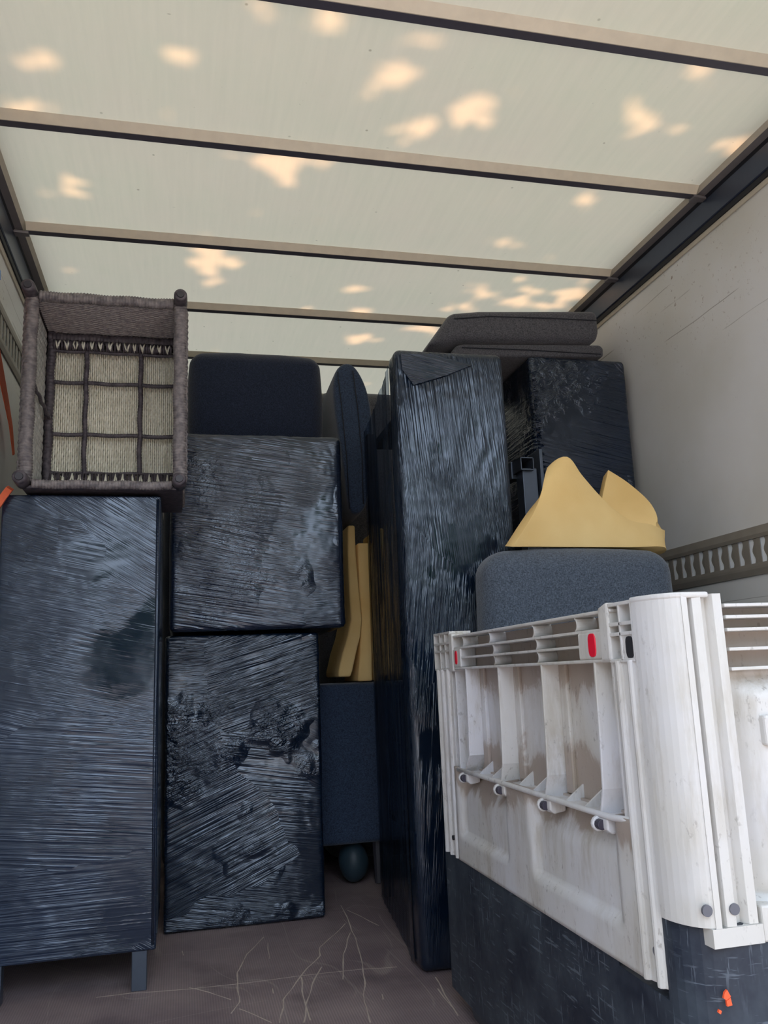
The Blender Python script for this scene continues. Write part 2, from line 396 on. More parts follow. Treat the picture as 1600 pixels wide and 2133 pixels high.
for i, S in enumerate(SCR):
    Q = np.array([at(200+a/2.105, 1850+b/2.105, z=0) for a, b in S]); mb = MB(); v = []; P = []
    for k in range(len(Q)-1):
        for u in range(6): P.append(Q[k]+(Q[k+1]-Q[k])*u/6)
    P = np.array(P+[Q[-1]]); w = .0016+.0010*vnoise(P*30+i, i)
    T = np.gradient(P, axis=0); T /= np.linalg.norm(T, axis=1)[:, None]; nn = np.stack([-T[:, 1], T[:, 0], 0*T[:, 0]], 1)
    P = P+nn*(.004*vnoise(P*12+i, i+3))[:, None]; up = np.array([0, 0, .0004])
    G = np.stack([P-nn*w[:, None], P+up, P+nn*w[:, None]], 1)
    obj('scratch_mark', mb.grid(G), 'scuff', fl)
struct(obj('wall_left', MB().box(XL-.04, XL, Y0, YB, 0, 2.50), 'wall'))
struct(obj('wall_right', MB().box(XR, XR+.04, Y0, YB, 0, 2.50), 'wall'))
struct(obj('wall_back', MB().box(XL, XR, YB, YB+.04, 0, 2.50), 'wall'))
g = MB(); g.add([(XL+.055, Y0, ZC), (XR-.055, Y0, ZC), (XR-.055, YB, ZC), (XL+.055, YB, ZC)], [(0, 1, 2, 3)])
struct(obj('ceiling', g, 'ceiling'))

def cant_rail(name, sgn, xw):
    t = bpy.data.objects.new(name, None); C.objects.link(t); t['kind'] = 'structure'; LOC[t.name] = np.zeros(3)
    X = lambda d: xw-sgn*d            # d = distance in from the wall face
    def part(n, poly, m):
        obj(n, MB().prism([(X(d), z) for d, z in poly], 'y', Y0, YB), m, t)
    part('ceiling_edge', [(.069, 2.4695), (.057, 2.456), (.053, 2.456), (.053, 2.4695)], 'cream')
    part('grey_lip', [(.057, 2.456), (.053, 2.4695), (.026, 2.4695), (.028, 2.449), (.034, 2.449)], 'rail_grey')
    part('groove', [(.034, 2.4505), (.018, 2.4505), (.018, 2.436), (.024, 2.436)], 'rail_dark')
    part('slate_face', [(.030, 2.436), (.0005, 2.436), (.0005, 2.362), (.021, 2.362), (.024, 2.366)], 'rail_navy')
    part('dark_lip', [(.019, 2.362), (.0005, 2.362), (.0005, 2.346), (.016, 2.346)], 'rail_dark')  # dark strip between the slate face and the cream edging
    part('wall_edging', [(.010, 2.346), (.0005, 2.346), (.0005, 2.332), (.006, 2.332)], 'cream')
    part('roof_closure', [(.053, 2.47), (.053, 2.52), (-.04, 2.52), (-.04, 2.47)], 'rail_navy')
cant_rail('trim_1', -1, XL); cant_rail('trim_2', 1, XR)

def roof_bow(i, y):
    t = bpy.data.objects.new('trim_%d' % i, None); C.objects.link(t); t['kind'] = 'structure'; LOC[t.name] = np.zeros(3)
    a, b = XL+.07, XR-.07
    obj('bow_face', MB().prism([(y-.038, 2.4695), (y-.030, 2.4695), (y-.010, 2.448), (y-.016, 2.447)], 'x', a, b), 'bow_face', t)
    obj('bow_underside', MB().prism([(y-.014, 2.4465), (y-.006, 2.452), (y+.012, 2.4525), (y+.014, 2.4465)], 'x', a, b), 'bow', t)
    obj('bow_web', MB().box(a, b, y-.002, y+.004, 2.452, 2.4695), 'bow', t)
    for s, xx in ((1, XL), (-1, XR)):
        x0, x1 = sorted((xx+s*.028, xx+s*.078))
        obj('bracket', MB().prism([(x0, y-.018), (x1, y-.012), (x1, y+.013), (x0, y+.020)][::1], 'z', 2.437, 2.447), 'rail_grey', t, bevel=.002)
for i, y in enumerate((1.12, 1.715, 2.31, 2.925, 3.49, 4.05, 4.6)): roof_bow(3+i, y)

def lash_track(name, sgn, xw, zc, ys, pitch):
    """slotted load-restraint track let into the wall"""
    t = bpy.data.objects.new(name, None); C.objects.link(t); t['kind'] = 'structure'; LOC[t.name] = np.zeros(3)
    X = lambda d: xw-sgn*d
    def bx(mb, d0, d1, y0, y1, z0, z1):
        a, b = sorted((X(d0), X(d1))); mb.box(a, b, y0, y1, z0, z1)
    def flange(n, poly): obj(n, MB().prism([(X(d), zc+z) for d, z in poly], 'y', Y0, YB), 'track', t)
    flange('upper_flange', [(.0005, .078), (.005, .078), (.010, .052), (.008, .040), (.0005, .040)])
    flange('lower_flange', [(.0005, -.078), (.005, -.078), (.009, -.058), (.009, -.050), (.008, -.040), (.0005, -.040)])
    mb = MB(); bx(mb, .0002, .0008, Y0, YB, zc-.044, zc+.044); obj('track_back', mb, 'track_in', t)
    k0 = int((ys-Y0)/pitch)
    for k in range(-k0, int((YB-ys)/pitch)):
        y = ys+k*pitch
        if y < Y0+.05 or y > 3.6: continue
        # the bar between two slots, with the wavy keyhole edge behind it
        mb = MB(); bx(mb, .003, .0055, y+.0145, y+pitch-.0145, zc-.044, zc+.044); obj('slot_bar', mb, 'track', t)
        pts = []
        for j in range(13):
            z = zc-.042+.084*j/12; w = .0055*math.cos(3*PI*(j/12-.5)*1.0)
            pts.append((y-.010*sgn*0+.0015+w, z))
        poly = [(y-.015, zc+.042), (y-.015, zc-.042)]+[(p[0]-.004, p[1]) for p in pts]
        a, b = sorted((X(.0015), X(.003))); obj('slot_keeper', MB().prism(poly, 'x', a, b), 'track', t)
    mb = MB(); bx(mb, .003, .0055, 3.6, YB, zc-.044, zc+.044); bx(mb, .003, .0055, Y0, Y0+.05, zc-.044, zc+.044); obj('track_end', mb, 'track', t)
lash_track('trim_20', 1, XR, 1.194, 2.76, .055); lash_track('trim_21', -1, XL, 2.08, 3.05, .055)
# ================================================================== the outside: yard and trees
struct(obj('ground', MB().box(-30, 30, -40, 20, -1.2, -1.1), 'ground'))
rng = np.random.default_rng(4)
def leaves(mb_pts, size, keep=None):
    """one mesh of small folded leaves, each two quads"""
    n = len(mb_pts); a = rng.normal(size=(n, 3)); a /= np.linalg.norm(a, axis=1)[:, None]
    up = np.array([0, 0, 1.])+rng.normal(size=(n, 3))*.55; b = np.cross(a, up); b /= np.linalg.norm(b, axis=1)[:, None]
    a = np.cross(up, b); a /= np.linalg.norm(a, axis=1)[:, None]; nn = np.cross(a, b)
    s = (size*(.7+.6*rng.random(n)))[:, None]; p = mb_pts
    V = np.stack([p-a*s, p+b*s*.55+nn*s*.12, p+a*s, p-b*s*.55+nn*s*.12], 1).reshape(-1, 3)
    F = np.arange(4*n).reshape(n, 4); F = np.concatenate([F[:, [0, 1, 2]], F[:, [0, 2, 3]]])
    return V, F
def leaf_obj(name, V, F, parent):
    me = bpy.data.meshes.new(name); V = V-LOC[parent.name]
    me.vertices.add(len(V)); me.vertices.foreach_set('co', V.astype(np.float32).ravel())
    me.loops.add(3*len(F)); me.loops.foreach_set('vertex_index', F.ravel().astype(np.int32))
    me.polygons.add(len(F)); me.polygons.foreach_set('loop_start', np.arange(0, 3*len(F), 3, dtype=np.int32)); me.polygons.foreach_set('loop_total', np.full(len(F), 3, np.int32))
    me.update(calc_edges=True); me.validate(); me.materials.append(M['leaf'])
    o = bpy.data.objects.new(name, me); C.objects.link(o); o.parent = parent; stuff(o); return o
# gaps in the crown, given as the sun patches they leave on the roof: pixel centre, half sizes in pixels
GAPS = [(820, 155, 30, 26), (890, 82, 48, 18), (995, 228, 26, 32), (860, 270, 52, 22), (688, 55, 30, 16), (530, 18, 20, 16), (365, 122, 40, 18), (1325, 250, 32, 40),
        (1455, 148, 34, 22), (1415, 275, 22, 14), (1515, 310, 34, 22), (575, 328, 44, 20), (648, 335, 28, 10), (600, 375, 16, 14), (60, 222, 62, 16), (1225, 425, 20, 18),
        (440, 540, 48, 32), (440, 588, 22, 12), (160, 395, 22, 12), (135, 563, 18, 7), (728, 604, 20, 7), (1050, 508, 18, 8), (760, 200, 24, 10), (85, 130, 40, 18),
        (970, 580, 24, 8), (1040, 560, 34, 9), (1090, 585, 24, 8), (1015, 612, 30, 9), (1075, 632, 34, 10), (1150, 640, 26, 10), (1185, 612, 40, 9), (1220, 580, 24, 8),
        (960, 640, 34, 10), (880, 684, 44, 10), (760, 705, 34, 11), (910, 700, 24, 7), (750, 655, 28, 7), (625, 650, 22, 5), (680, 20, 16, 10), (1540, 290, 22, 10), (840, 180, 18, 10),
        (740, 250, 26, 8), (1100, 604, 20, 6), (700, 250, 30, 6), (1210, 648, 24, 6), (1130, 610, 16, 6)]
gap = []
for (x, y, a, b) in GAPS:
    c = at(x, y, z=ZC); ex = at(x+a, y, z=ZC)-c; ey = at(x, y+b, z=ZC)-c
    ex *= 1+.026/np.linalg.norm(ex); ey *= 1+.026/np.linalg.norm(ey)      # half a leaf of room all round
    gap.append((c[:2], np.linalg.inv(np.array([[ex[0], ey[0]], [ex[1], ey[1]]]))))
def canopy():
    t = thing('shade_tree', 'leafy tree whose crown hangs over the truck roof', 'tree', (4.6, .5, -1.1))
    tr = MB().tube([(4.6, .5, -1.1), (4.5, .6, 1.2), (4.3, .4, 3.6), (3.6, .2, 6.0), (2.4, 0, 8.2)], [.26, .21, .18, .14, .05], 12)
    obj('trunk', tr, 'bark', t, smooth=True)
    for e in ((.8, -2.6, 7.8), (.6, 1.0, 8.2), (2.2, 1.8, 8.0), (4.6, -3.0, 7.8)):
        obj('branch', MB().tube([(3.9, .3, 5.0), ((3.9+e[0])/2, (.3+e[1])/2, 7.0), e], [.09, .06, .02], 8), 'bark', t, smooth=True)
    n = 46000
    sh = np.stack([rng.uniform(-2.2, 3.4, n), rng.uniform(-2.6, 5.6, n), np.full(n, ZC)], 1)   # where each leaf's shadow falls on the roof plane
    z = rng.uniform(7.0, 8.6, n); P = sh+SUN_TO[None, :]*((z-ZC)/SUN_TO[2])[:, None]
    keep = np.ones(n, bool)
    for c, inv in gap:
        d = (sh[:, :2]-c)@inv.T; keep &= (d**2).sum(1) > (1.0+.25*rng.random(n))
    V, F = leaves(P[keep], .085); leaf_obj('foliage', V, F, t)
canopy()
def yard_tree(x, y, h, r, seed):
    t = thing('yard_tree', 'broad green tree standing in the yard behind the open truck', 'tree', (x, y, -1.1), 'trees in the yard')
    obj('trunk', MB().tube([(x, y, -1.1), (x+.1, y, h*.3), (x, y+.1, h*.6)], [.2, .16, .08], 8), 'bark', t, smooth=True)
    n = 2600; d = rng.normal(size=(n, 3)); d /= np.linalg.norm(d, axis=1)[:, None]; d *= (rng.random(n)**.4)[:, None]
    P = np.array([x, y, h*.55])+d*np.array([r, r, h*.55])
    V, F = leaves(P, .24); leaf_obj('foliage', V, F, t)
for a in ((-5, -9, 4.2, 2.2, 1), (-1.0, -12, 3.2, 2.0, 2), (4.2, -10, 5.0, 2.4, 3), (10.0, -9, 4.4, 2.2, 4), (-9.5, -11, 5, 2.6, 5)): yard_tree(*a)

# ================================================================== crate
def build_crate():
    X0, X1, YN, YF = .68, 1.73, 1.10, 2.26
    t = thing('plastic_crate', 'large dirty white plastic crate on a scratched black base by the right wall', 'crate', (1.2, 1.7, 0))
    sm = lambda e0, e1, v: (lambda q: q*q*(3-2*q))(np.clip((v-e0)/(e1-e0), 0, 1))
    # ---- black base tray: outline with its own top height at each corner
    out = []
    R = .075
    for k in range(9):                                        # near-left corner, rounded, with a raised collar
        a = PI+PI/2*k/8; out.append((X0+.006+R+R*math.cos(a), YN+.004+R+R*math.sin(a), .487))
    pre = [(X0+.006, YN+.086, .487), (X0+.006, YN+.086, .372)][::-1]
    o1 = [(X0+.006, YF, .388), (X0+.006, 1.80, .388), (X0+.006, 1.80, .376), (X0+.006, 1.66, .376), (X0+.006, 1.66, .388), (X0+.006, 1.33, .388), (X0+.006, 1.33, .376)] + pre + out
    o1 += [(X0+.083, YN+.004, .487), (X0+.092, YN+.004, .462), (X1, YN+.004, .462), (X1, YF, .388)]
    v = [(x, y, z) for x, y, z in o1]+[(x, y, .048) for x, y, z in o1]
    cx, cy = (X0+X1)/2, (YN+YF)/2
    ins = [(x+(.055 if x < cx else -.055), y+(.055 if y < cy else -.055), z) for x, y, z in o1]
    n = len(o1); v += ins+[(x, y, .14) for x, y, z in ins]
    f = []
    for i in range(n):
        j = (i+1) % n
        f += [(i, j, n+j, n+i), (i, j, 2*n+j, 2*n+i), (2*n+i, 2*n+j, 3*n+j, 3*n+i)]
    f += [tuple(range(n, 2*n)), tuple(range(3*n, 4*n))]
    base = obj('base', MB().add(v, f), 'base', t, bevel=.004)
    for (xa, xb) in ((X0+.03, X0+.13), (cx-.06, cx+.06), (X1-.13, X1-.03)):
        for ya, yb in ((YF-.24, YF-.06), (cy-.1, cy+.1), (YN+.06, YN+.24)):
            obj('foot', MB().prism([(ya+.01, 0), (yb-.03, 0), (yb, .03), (yb, .0485), (ya, .0485), (ya, .02)], 'x', xa, xb), 'runner', base, bevel=.006)
    for q in ([(1510, 2068), (1515, 2062), (1523, 2076), (1514, 2084), (1508, 2080)], [(1514, 2086), (1522, 2078), (1526, 2094), (1516, 2097)], [(1499, 2103), (1504, 2106), (1502, 2113), (1497, 2110)]):
        p = [at(u, w, y=YN+.0025) for u, w in q]
        obj('paint_mark', MB().prism([(c[0], c[2]) for c in p], 'y', YN+.0025, YN+.006), 'orange', base, label='orange paint chip on black plastic')
    # ---- left wall: lower panel with two pressed fields (grid surface), upper recessed sheet
    ys = np.linspace(1.235, 2.125, 90); zs = np.linspace(.386, .612, 34)
    Yg, Zg = np.meshgrid(ys, zs)
    def field(y0, y1): return sm(y0, y0+.02, Yg)*(1-sm(y1-.02, y1, Yg))*sm(.44, .456, Zg)
    d = .014*np.clip(field(1.292, 1.65)+field(1.777, 2.105), 0, 1)+.022*sm(.53, .60, Zg)*np.clip(field(1.292, 1.66)+field(1.77, 2.105), 0, 1)
    P = np.stack([X0+.004+d, Yg, Zg], -1)
    obj('lower_panel', MB().grid(P), 'crate_mud', t, smooth=True, solid=.008)
    upper = obj('upper_panel', MB().box(.724, .732, 1.24, 2.12, .60, .935), 'crate_mud', t)
    for y, z in ((1.565, .745), (1.375, .738), (1.555, .642), (1.405, .632)):
        obj('square_hole', MB().box(.7225, .7245, y-.006, y+.006, z-.006, z+.006), 'hole', upper)
    for y, z in ((1.545, .522), (1.385, .510)):
        obj('square_hole', MB().box(.6935+.005, .7045, y-.005, y+.005, z-.005, z+.005), 'hole', t)
    # recess side walls
    for ya, yb in ((2.09, 2.098), (1.262, 1.27)):
        obj('recess_cheek', MB().box(X0+.006, .726, ya, yb, .60, .86), 'crate', t, bevel=.002)
    # shelf, ribs, gussets, hinges
    sh = obj('hinge_shelf', MB().box(X0+.004, .726, 1.262, 2.098, .602, .608), 'crate', t)
    obj('shelf_bead', MB().tube([(X0+.003, 2.10, .606), (X0+.001, 1.9, .6075), (X0, 1.6, .607), (X0, 1.30, .607), (X0+.004, 1.268, .609), (X0+.006, 1.25, .609)], .0055, 8), 'crate', sh, smooth=True)
    HY = (2.044, 1.802, 1.566, 1.343)
    for yr, yh in zip((1.998, 1.777, 1.542, 1.321), HY):
        mb = MB(); th = .003
        pts = [(yr, .858), (yr+.004, .72), (yr+.008, .648), (yh, .607)]
        v = []; f = []
        for y, z in pts: v += [(X0+.002, y-th, z), (X0+.002, y+th, z), (.728, y-th-.006, z), (.728, y+th-.006, z)]
        for i in range(3):
            a = 4*i
            f += [(a, a+1, a+5, a+4), (a+2, a+6, a+7, a+3), (a, a+4, a+6, a+2), (a+1, a+3, a+7, a+5)]
        f += [(0, 2, 3, 1), (12, 13, 15, 14)]
        rib = obj('rib', mb.add(v, f), 'crate', t, bevel=.0015)
        obj('rib_flange', MB().box(.716, .726, yr-.034, yr-.002, .615, .857), 'crate_mud', rib, bevel=.003)
    for i in range(3):
        a, b = HY[i], HY[i+1]
        for q in (.36, .7):
            y = a+(b-a)*q
            obj('gusset', MB().prism([(X0+.006, .608), (.724, .608), (.724, .636)], 'y', y-.0025, y+.0025), 'crate', sh)
    for yh in HY:
        h = obj('hinge', MB().prism([(X0-.003, .603), (.71, .603), (.71, .582), (X0+.006, .578), (X0-.003, .585)], 'y', yh-.030, yh+.004), 'crate', t, bevel=.003)
        obj('hinge_ring', MB().tube([(X0-.003, yh+.006, .592), (X0-.003, yh-.003, .592)], .0125, 14), 'crate', h, bevel=.002)
        obj('hinge_pin', MB().tube([(X0-.0045, yh-.003, .592), (X0-.0045, yh-.017, .592)], .0085, 12), 'pin', h, bevel=.001)
    # ---- rim with ribs and rounded cells
    rim = obj('rim', MB().box(X0+.002, .724, 1.25, 2.10, .936, .942).box(X0+.002, .726, 1.262, 2.10, .855, .861), 'crate', t, bevel=.002)
    for z, ya, yb in ((.909, 1.262, 2.10), (.884, 1.372, 2.03)):
        obj('rim_rib', MB().box(X0+.003, .726, ya, yb, z-.0025, z+.0025), 'crate', rim, bevel=.001)
    def cell(y, z0, z1):
        r = (z1-z0)/2; mb = MB(); v = []; f = []
        for k in range(9):
            a = -PI/2+PI*k/8
            for rr in (r, r-.003):
                for x in (X0+.004, .725): v.append((x, y-rr*.75*math.cos(a)+.01, (z0+z1)/2+rr*math.sin(a)))
        for k in range(8):
            b = 4*k; f += [(b, b+1, b+5, b+4), (b+2, b+6, b+7, b+3), (b, b+4, b+6, b+2)]
        obj('rim_cell', mb.add(v, f), 'crate', rim)
    for y in (2.005, 1.815, 1.565, 1.375): cell(y, .911, .936)
    for y in (1.795, 1.553): cell(y, .886, .907); cell(y-.004, .861, .882)
    for y0, y1, ry, w, hh in ((2.028, 2.10, 2.060, .013, .017), (1.285, 1.372, 1.318, .021, .020)):
        blk = obj('insert_block', MB().box(X0+.001, .724, y0, y1, .861, .907), 'crate', rim, bevel=.003)
        pts = []
        for k in range(20):
            a = 2*PI*k/20; cs, sn = math.cos(a), math.sin(a)
            pts.append((ry+math.copysign(abs(cs)**.6, cs)*w*.62, .885+math.copysign(abs(sn)**.6, sn)*hh))
        obj('red_insert', MB().prism(pts, 'x', X0-.001, X0+.004), 'red', blk, label='red oval plastic insert', bevel=.001)
    # ---- posts: plan profile pulled upwards
    def profile_post(name, prof, z0, z1):
        mb = MB().prism(prof, 'z', z0, z1); return obj(name, mb, 'crate', t, smooth=False, bevel=.0012)
    def bead(y, r=.0075, s=6): return [(X0+.004-r*math.sin(PI*k/s), y+r*math.cos(PI*k/s)) for k in range(s+1)]
    R2 = .078
    arc = [(X0+R2-R2*math.cos(PI/2*k/10), YN+R2-R2*math.sin(PI/2*k/10)) for k in range(11)]
    left = [(X0+.06, 1.262), (X0+.006, 1.262)]+bead(1.236)+[(X0+.006, 1.218)]+bead(1.198)
    # left half of the post reaches lower than the rounded corner
    profile_post('post_cheek', left+[(X0+.006, 1.187), (X0+.06, 1.187)], .386, .857)
    grooves = [(.757, YN), (.760, YN+.014), (.772, YN+.016), (.776, YN+.002), (.790, YN), (.793, YN+.014), (.806, YN+.016), (.812, YN+.003), (.826, YN+.002), (.830, YN+.045)]
    sh = .757-.718
    grooves = [(x-sh, y) for x, y in grooves]
    arc = [(X0+.048-.048*math.cos(PI/2*k/10), YN+R2-R2*math.sin(PI/2*k/10)) for k in range(11)]
    post = profile_post('corner_post', [(X0+.06, 1.178)]+arc+grooves+[(.791, YN+.078)], .487, .950)
    obj('post_skirt', MB().box(.712, .792, YN-.0005, YN+.05, .462, .4868), 'crate', post)
    obj('post_cap', MB().prism([(X0+.06, 1.182), (X0-.001, 1.182)]+[(x-.001, y-.001) for x, y in arc]+[(.765, YN-.001), (.765, YN+.078)], 'z', .944, .953), 'crate', post, bevel=.003)
    for x, z in ((.7075, .512), (.7505, .510)):
        obj('plug', MB().disc((x-.001, YN+.0005, z), .0078, 'y', .002), 'bolt', post)
    # latticed head beside the post
    mb = MB()
    for y in (1.262, 1.222, 1.183): mb.box(X0+.001, .726, y-.0025, y+.0025, .857, .947)
    for z in (.947, .915, .899, .857): mb.box(X0+.001, .726, 1.183, 1.262, z-.003, z+.003)
    mb.box(.715, .726, 1.183, 1.262, .897, .947).box(X0+.004, .726, 1.185, 1.22, .859, .897)
    hd = obj('lattice_head', mb, 'crate', t, bevel=.001)
    pts = [(1.199+math.copysign(abs(math.cos(a))**.6, math.cos(a))*.011, .877+math.copysign(abs(math.sin(a))**.6, math.sin(a))*.017) for a in np.linspace(0, 2*PI, 20, endpoint=False)]
    obj('hand_slot', MB().prism(pts, 'x', X0+.0025, X0+.006), 'hole', hd)
    obj('rim_joint', MB().prism([(1.255, .857), (1.288, .857), (1.288, .945), (1.262, .952), (1.255, .952)], 'x', X0-.001, .722), 'crate', t, bevel=.004)
    obj('plug', MB().disc((X0+.004, 1.207, .432), .007, 'x', .002), 'bolt', t)
    obj('plug', MB().disc((X0+.004, 1.735, .425), .0065, 'x', .002), 'hole', t)
    obj('plug', MB().disc((X0+.004, 1.690, .418), .0065, 'x', .002), 'hole', t)
    # far post
    farp = [(X0+.06, 2.12), (X0+.006, 2.12)]+[(x, 2.125+2.165-y if False else y) for x, y in bead(2.14)[::-1]]+[(X0+.006, 2.16)]+bead(2.185)[::-1]+[(X0+.006, 2.205)]+bead(2.225)[::-1]+[(X0+.01, 2.245), (X0+.03, 2.26), (X0+.06, 2.26)]
    fp = profile_post('far_post', farp, .386, .857)
    obj('plug', MB().disc((X0+.003, 2.17, .43), .006, 'x', .003), 'hole', fp)
    mb = MB()
    for y in (2.11, 2.155, 2.2, 2.25): mb.box(X0+.001, .74, y-.003, y+.003, .857, .955)
    for z in (.952, .925, .905, .857): mb.box(X0+.001, .74, 2.11, 2.25, z-.003, z+.003)
    mb.box(.715, .74, 2.11, 2.25, .857, .955)
    obj('far_lattice_head', mb, 'crate', t, bevel=.001)
    obj('rim_joint', MB().prism([(2.085, .85), (2.115, .85), (2.115, .952), (2.085, .946)], 'x', X0-.001, .722), 'crate', t, bevel=.004)
    # ---- near wall
    nw = obj('front_panel_back', MB().box(.79, X1, YN+.042, YN+.050, .462, .935), 'crate_mud', t)
    obj('front_sill', MB().box(.7925, X1-.1, YN-.0005, YN+.05, .462, .510), 'crate', nw, bevel=.003)
    for z in (.932, .9145, .8955, .8665, .8375):
        obj('front_rib', MB().box(.792, X1-.09, YN+.002, YN+.043, z-.0025, z+.0025), 'crate', nw, bevel=.001)
    xs = np.linspace(.795, X1-.1, 110); zs = np.linspace(.508, .836, 50); Xg, Zg = np.meshgrid(xs, zs)
    pr = sm(.80, .84, Xg)*(1-sm(X1-.16, X1-.12, Xg)); up = (1-sm(.795, .83, Zg))
    d = .040-.032*np.clip(pr*up, 0, 1)*sm(.50, .54, Zg); d = np.where(Zg < .512, .004+.036*0+(.036)*sm(.500, .514, Zg)*(1-sm(.84, .85, Xg)*0), d)
    d = np.where(Zg < .512, .004+(d*0)+.030*sm(.502, .512, Zg)*(1-pr), d)
    obj('front_field', MB().grid(np.stack([Xg, YN+d, Zg], -1)), 'crate', nw, smooth=True, solid=.004)
    for z in (.747, .635): obj('latch_plate', MB().box(.862-.03, .885-.03, YN-.004, YN+.012, z-.022, z+.022), 'crate', nw, bevel=.004)
    obj('far_corner_post', MB().box(X1-.10, X1, YN+.002, YN+.09, .462, .95), 'crate', t, bevel=.02)
    # ---- unseen sides, simple ribbed sheets
    rw = obj('right_panel', MB().box(X1-.03, X1, YN+.09, YF-.02, .386, .945), 'crate', t, bevel=.004)
    bw = obj('back_panel', MB().box(.74, X1, YF-.035, YF-.005, .386, .945), 'crate', t, bevel=.004)
    obj('inner_floor', MB().box(.74, X1-.05, YN+.06, YF-.06, .141, .16), 'base', t)
build_crate()

# ================================================================== wicker chair on its back, underside outwards
def build_chair():
    xa, xb, ya, yb, za, zb = -.487, .006, 2.60, 2.99, 1.442, 2.083
    t = thing('wicker_chair', 'grey-brown wicker chair lying on its back with pale woven underside showing', 'chair', (-.25, 2.8, 1.44))
    r = .020; ys = 2.915
    def bound(name, p, q, rad, pitch=.009, m='strand', parent=t):
        p, q = np.array(p, float), np.array(q, float); L = np.linalg.norm(q-p); n = int(L/pitch)*4
        s = np.linspace(0, 1, n+1); rr = [rad*(.90+.16*abs(math.sin(PI*k/4))) for k in range(n+1)]
        mb = MB().tube([p+(q-p)*a+.0015*np.array([math.sin(a*23), 0, math.cos(a*19)]) for a in s], rr, 10)
        return obj(name, mb, m, parent, smooth=True)
    # front frame
    bound('frame_rail', (xa+r, ya+r, za+r), (xa+r, ya+r, zb-r), r)
    bound('frame_rail', (xb-r, ya+r, za+r), (xb-r, ya+r, zb-r), r*1.05)
    bound('frame_rail', (xa+2*r, ya+r, zb-r*.9), (xb-2*r, ya+r, zb-r*.9), r*.85)
    bound('frame_rail', (xa+2*r, ya+r, za+r*.72), (xb-2*r, ya+r, za+r*.72), r*.68)
    for x in (xa+.016, xb-.02):
        for z in (za+.022, zb-.012):
            sx = -1 if x < -.3 else 1
            f = obj('foot', MB().tube([(x, ya+.03, z), (x, ya-.012, z), (x, ya-.042, z), (x, ya-.046, z)], [.022, .0215, .0205, .017], 16), 'strand_dark', t, smooth=True)
            obj('foot_cap', MB().tube([(x, ya-.0455, z), (x, ya-.050, z)], [.0125, .011], 14), 'cap', f)
    # woven side panels, each outer sheet plus strands pulled along it
    def weave(name, o, u, v, nu, amp, rad, m, nseg=60, wave=14, parent=t):
        """strands along u, spaced over v, waving along the panel normal"""
        o, u, v = (np.array(q, float) for q in (o, u, v)); nn = np.cross(u, v); nn /= np.linalg.norm(nn); mb = MB()
        for i in range(nu):
            b = o+v*((i+.5)/nu); ph = PI*(i % 2)
            mb.tube([b+u*(k/nseg)+nn*amp*math.sin(ph+2*PI*wave*k/nseg) for k in range(nseg+1)], rad, 5, False)
        return stuff(obj(name, mb, m, parent, smooth=True))
    y2 = yb-.03
    # top panel (seen from inside/below), left, right, bottom
    mb = MB().box(xa+.012, xb-.012, ya+.02, yb, zb-.020, zb-.014); tp = obj('top_panel', mb, 'strand_dark', t)
    weave('top_weave', (xa+.03, ya+.025, zb-.023), (xb-xa-.06, 0, 0), (0, ys-ya-.03, 0), 34, .0030, .0042, 'strand_top', 84, 14, tp)
    mb = MB().box(xa+.010, xa+.016, ya+.02, yb, za+.012, zb-.02); lp = obj('side_panel', mb, 'strand_dark', t)
    weave('side_weave', (xa+.020, ya+.03, za+.03), (0, 0, zb-za-.06), (0, ys-ya-.06, 0), 30, .0028, .0048, 'strand_mid', 90, 11, lp)
    mb = MB().box(xb-.016, xb-.010, ya+.02, yb, za+.012, zb-.02); rp = obj('side_panel', mb, 'strand_dark', t)
    weave('side_weave', (xb-.009, ya+.03, za+.02), (0, 0, zb-za-.04), (0, yb-ya-.04, 0), 34, .0028, .0048, 'strand', 90, 11, rp)
    mb = MB().box(xa+.012, xb-.012, ya+.02, yb, za+.002, za+.010); bp = obj('bottom_panel', mb, 'strand_dark', t)
    # braided edge on the outer corners
    for x in (xa+.004, xb-.004):
        mb = MB()
        for k in range(28):
            z0 = za+.03+(zb-za-.07)*k/28
            mb.tube([(x, ya+.016, z0+.03), (x*1+(.006 if x > -.2 else -.006), ya+.026, z0+.012), (x, ya+.04, z0-.012)], .0042, 5)
        obj('braid', mb, 'strand', t, smooth=True)
    # inner frame around the seat underside
    yi = 2.880; ix0, ix1, iz0, iz1 = xa+.03, xb-.03, za+.10, zb-.09
    bound('inner_rail', (ix0+.012, yi, za+.03), (ix0+.012, yi, zb-.03), .014, .012, 'strand_dark')
    bound('inner_rail', (ix1+.004, yi, za+.03), (ix1+.004, yi, zb-.03), .014, .012, 'strand_dark')
    bound('inner_rail', (ix0, yi, zb-.048), (ix1, yi, zb-.048), .018, .012, 'strand_dark')
    bound('inner_rail', (ix0, yi, za+.03), (ix1, yi, za+.03), .014, .012, 'strand_dark')
    W = ix1-ix0; H = 0
    gz0, gz1 = at(230, 985, y=yi)[2], at(230, 737, y=yi)[2]
    for px in (178, 292):
        x = at(px, 850, y=yi)[0]; bound('support_bar', (x, yi, gz0-.02), (x, yi, gz1+.01), .0085, .010, 'strand_dark')
    for py in (800, 907):
        z = at(230, py, y=yi)[2]; bound('support_bar', (ix0, yi+.003, z), (ix1, yi+.003, z), .0070, .010, 'strand_dark')
    for z in (gz0-.004, gz1+.002): bound('support_bar', (ix0, yi, z), (ix1, yi, z), .0065, .010, 'strand_dark')
    obj('seat_backing', MB().box(xa+.012, xb-.012, ys+.012, ys+.018, za+.012, zb-.02), 'strand_dark', t)
    weave('seat_underside', (ix0+.015, ys, za+.05), (0, 0, zb-za-.12), (W-.02, 0, 0), 58, .0030, .0037, 'strand_light', 126, 21)
    mb = MB()
